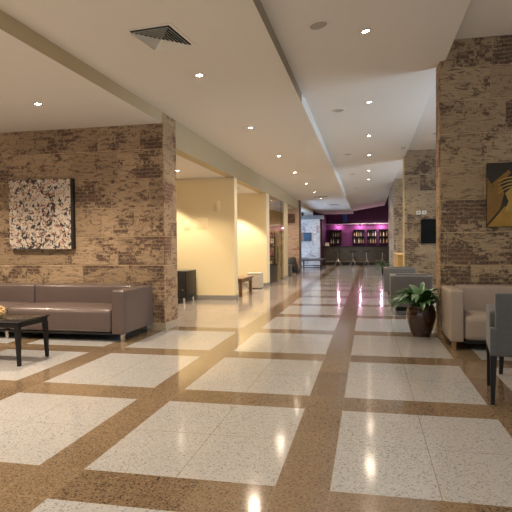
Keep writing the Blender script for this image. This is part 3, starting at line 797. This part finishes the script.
# back bar cabinets
BX = [(-1.87, -1.16, 'leftmost'), (-.45, .24, 'second from left'), (.39, .97, 'third from left'), (1.10, 1.65, 'rightmost')]
bcols = [plain('bottle_amber', (.50, .30, .14), .15), plain('bottle_clear', (.80, .76, .72), .15), plain('bottle_smoke', (.45, .40, .42), .15), plain('bottle_label', (.85, .76, .58), .3), plain('bottle_dark', (.10, .06, .06), .15)]
def bottle(x, y, z, h, r, m, label, group):
    o = MB().lathe([(.001, 0), (r, 0), (r, h * .58), (r * .4, h * .74), (r * .36, h), (.001, h)], 10, 0, 0, 0).obj('bottle', m)
    o.location = (x, y, z); tag(o, label, 'bottle', group); return o
proto = {}
rnd = random.Random(11)
for (x0, x1, nm) in BX:
    cx, w = (x0 + x1) / 2, (x1 - x0)
    t = thing('bottle_cabinet', '%s dark open bottle cabinet on the purple bar wall' % nm, 'cabinet', (cx, 30.515, 1.2), 0, 'bottle cabinets behind the bar')
    box('back_panel', M_shelf, t, -w / 2, w / 2, -.02, 0, 0, .86)
    for s in (-1, 1): box('side_panel', M_shelf, t, s * w / 2 - (.03 if s > 0 else 0), s * w / 2 + (.03 if s < 0 else 0), -.26, -.02, 0, .86)
    for z in (0, .42, .83): box('shelf', M_shelf, t, -w / 2 + .03, w / 2 - .03, -.26, -.02, z, z + .03)
    for zi, zn in ((0, 'lower'), (.42, 'upper')):
        n = int((w - .1) / .115)
        for k in range(n):
            mi = rnd.randrange(5); hh = rnd.choice((.25, .28, .31))
            key = (mi, hh)
            lab = 'bottle on the %s shelf of the %s bar cabinet' % (zn, nm); gr = 'bottles on the %s shelf of the %s cabinet' % (zn, nm)
            px = x0 + .08 + k * (w - .16) / (n - 1)
            loc = (px, 30.515 - .15, 1.2 + zi + .0305)
            if key not in proto: proto[key] = bottle(*loc, hh, .034, bcols[mi], lab, gr)
            else:
                o = proto[key].copy(); COL.objects.link(o); o.location = loc; tag(o, lab, 'bottle', gr)
t = thing('back_counter', 'dark back counter against the purple wall behind the bar', 'counter', (-.2, 30.25, 0))
box('body', M_shelf, t, -1.85, 1.85, -.22, .26, 0, .90); box('worktop', M_bartop, t, -1.87, 1.87, -.25, .265, .90, .94, .004)
o = box('light_rail', M_white, None, -2.09, 1.655, 30.30, 30.519, 2.39, 2.44, .004); tag(o, 'long white ledge running across the purple bar wall', 'ledge')
LN = ['left', 'middle', 'right']
M_pink = emit('pink_lamp_glow', (1.0, .45, .80), 7.0)
for i, x in enumerate((-1.344, -.03, 1.235)):
    t = thing('bar_spotlight', '%s pink glowing spotlight under the bar wall ledge' % LN[i], 'spotlight', (x, 30.40, 2.39), 0, 'spotlights under the bar ledge')
    MB().lathe([(.001, 0), (.02, 0), (.045, -.05), (.045, -.10), (.038, -.10)], 14).obj('housing', M_shelf, t)
    MB().lathe([(.001, -.095), (.038, -.098)], 14).obj('bulb', M_pink, t)
    l = bpy.data.lights.new('pink_lamp', 'POINT'); l.energy = 9; l.color = (1, .55, .82); l.shadow_soft_size = .05
    lo = bpy.data.objects.new('light', l); COL.objects.link(lo); lo.location = (x, 30.32, 2.22)
t = thing('blue_reflection_panel', 'narrow upright blue panel for a window reflection, high on the dark purple wall', 'panel', (-.945, 30.518, 2.83))
box('board', M_blue, t, -.125, .125, -.03, 0, -.28, .28, .003); box('edge_strip', M_metal, t, -.13, .13, -.031, -.0, .281, .29)  # blue board built in place of a probable window reflection
t = thing('cash_register', 'small white cash register on the left end of the bar', 'cash register', (-1.88, 28.1, 1.07))
box('body', M_white, t, -.12, .14, -.12, .12, 0, .09, .006)
MB().hull8([(-.10, .02, .09), (.12, .02, .09), (.12, .06, .09), (-.10, .06, .09)], [(-.10, .06, .20), (.12, .06, .20), (.12, .09, .20), (-.10, .09, .20)]).obj('display', M_grille, t, smooth=False)

# ------------------------------------------------------------------ lights
LEN = {7: lampdata('shop_fill_beam', 150, size=170), 8: lampdata('alcove_fill_beam', 330, size=130), 6: lampdata('niche_beam_third', 190, (1, .88, .70), 100, .3), 1: L_main, 2: L_right, 3: lampdata('alcove_beam', 230, size=116, blend=.9), 4: lampdata('niche_beam', 105, (1, .82, .58), 120, .4), 5: lampdata('niche_beam_second', 95, (1, .86, .66), 96, .25)}
for (loc, k) in SPOTS:
    o = bpy.data.objects.new('downlight_or_fill_lamp', LEN[k]); COL.objects.link(o); o.location = (loc[0], loc[1], loc[2] - .03)
for (x, y, z, k) in [(-1.395, .4, 3.12, 1), (-1.395, -2.3, 3.12, 1), (-1.395, -5, 3.12, 1), (.49, .1, 3.39, 2), (.49, -2.6, 3.39, 2), (.49, -5.2, 3.39, 2), (-3.47, .6, 2.96, 8), (-3.47, -2.0, 2.96, 8), (-5.4, .6, 2.96, 8),  # unseen lamps without fittings; wide alcove ones added for bounce onto the ceiling
                     (-5.4, 3.1, 2.96, 3), (-3.5, 18.3, 2.66, 1), (-3.6, 14.3, 2.66, 1), (.49, 18, 3.4, 2), (.49, 20.6, 3.4, 2), (.3, 26, 3.35, 2), (-2.95, 6.0, 2.68, 4), (-3.95, 7.95, 2.68, 5), (-3.35, 11.55, 2.66, 6), (-2.95, 9.6, 2.66, 4), (-2.9, 13.6, 2.66, 7), (-4.0, 15.0, 2.66, 7), (2.3, 8.6, 3.66, 1), (2.3, 15.2, 3.64, 1)]:  # shop lamps and the two bay lamps are added fill, without fittings
    o = bpy.data.objects.new('downlight_or_fill_lamp', LEN[k]); COL.objects.link(o); o.location = (x, y, z - .03)
LB = lampdata('bar_fill_beam', 75, (1, .86, .8), 90, .6)  # fill spots added to light the bottles and ledge, no fittings modelled
for x in (-1.5, -.1, .7, 1.35):
    o = bpy.data.objects.new('downlight_or_fill_lamp', LB); COL.objects.link(o); o.location = (x, 28.9, 3.1); o.rotation_euler = (.55, 0, 0)
def area(name, loc, rot, sx, sy, e, col):
    l = bpy.data.lights.new(name, 'AREA'); l.shape = 'RECTANGLE'; l.size = sx; l.size_y = sy; l.energy = e; l.color = col
    o = bpy.data.objects.new(name, l); COL.objects.link(o); o.location = loc; o.rotation_euler = rot
# daylight entering the side windows, which are added out of view
area('window_daylight', (5.18, 6.55, 2.3), (0, PI / 2, 0), 2.1, 2.3, 120, (.60, .79, 1.0))
area('window_daylight', (5.18, 14.2, 2.3), (0, PI / 2, 0), 2.1, 2.3, 110, (.60, .79, 1.0))
area('window_daylight', (-5.38, 22.4, 1.6), (0, -PI / 2, 0), 2.1, 4.2, 220, (.45, .66, 1.0))
area('window_daylight', (5.18, -1.5, 2.0), (0, PI / 2, 0), 2.7, 9.5, 10, (.95, .96, 1.0))
w = bpy.data.worlds.new('world'); scn.world = w; w.use_nodes = True
bg = w.node_tree.nodes['Background']; bg.inputs[0].default_value = (1.0, .98, .95, 1); bg.inputs[1].default_value = .6

# ------------------------------------------------------------------ camera
F, YAW, PIT, ROL, U = 526.8, .2104, -.0229, -.009, 1.35
cy_, sy_ = math.cos(YAW), math.sin(YAW); cp, sp2 = math.cos(PIT), math.sin(PIT); cr, sr = math.cos(ROL), math.sin(ROL)
fw = Vector((-sy_ * cp, cy_ * cp, sp2)); R = Vector((cy_, sy_, 0)); Up = R.cross(fw)
R2 = R * cr + Up * sr; U2 = Up * cr - R * sr
cam = bpy.data.cameras.new('camera'); co = bpy.data.objects.new('camera', cam); COL.objects.link(co)
Mx = Matrix(((R2.x, U2.x, -fw.x, .3488 * U), (R2.y, U2.y, -fw.y, -1.9416 * U), (R2.z, U2.z, -fw.z, .9163 * U), (0, 0, 0, 1)))
co.matrix_world = Mx
cam.sensor_width = 36; cam.sensor_fit = 'HORIZONTAL'; cam.lens = 36 * F / 512; cam.clip_start = .05; cam.clip_end = 200
scn.camera = co
scn.view_settings.view_transform = 'Standard'; scn.view_settings.look = 'None'; scn.view_settings.exposure = 0.35; scn.view_settings.gamma = 1; scn.view_settings.use_curve_mapping = False
scn.cycles.use_denoising = True
scn.cycles.max_bounces = 8; scn.cycles.diffuse_bounces = 5; scn.cycles.sample_clamp_indirect = 6
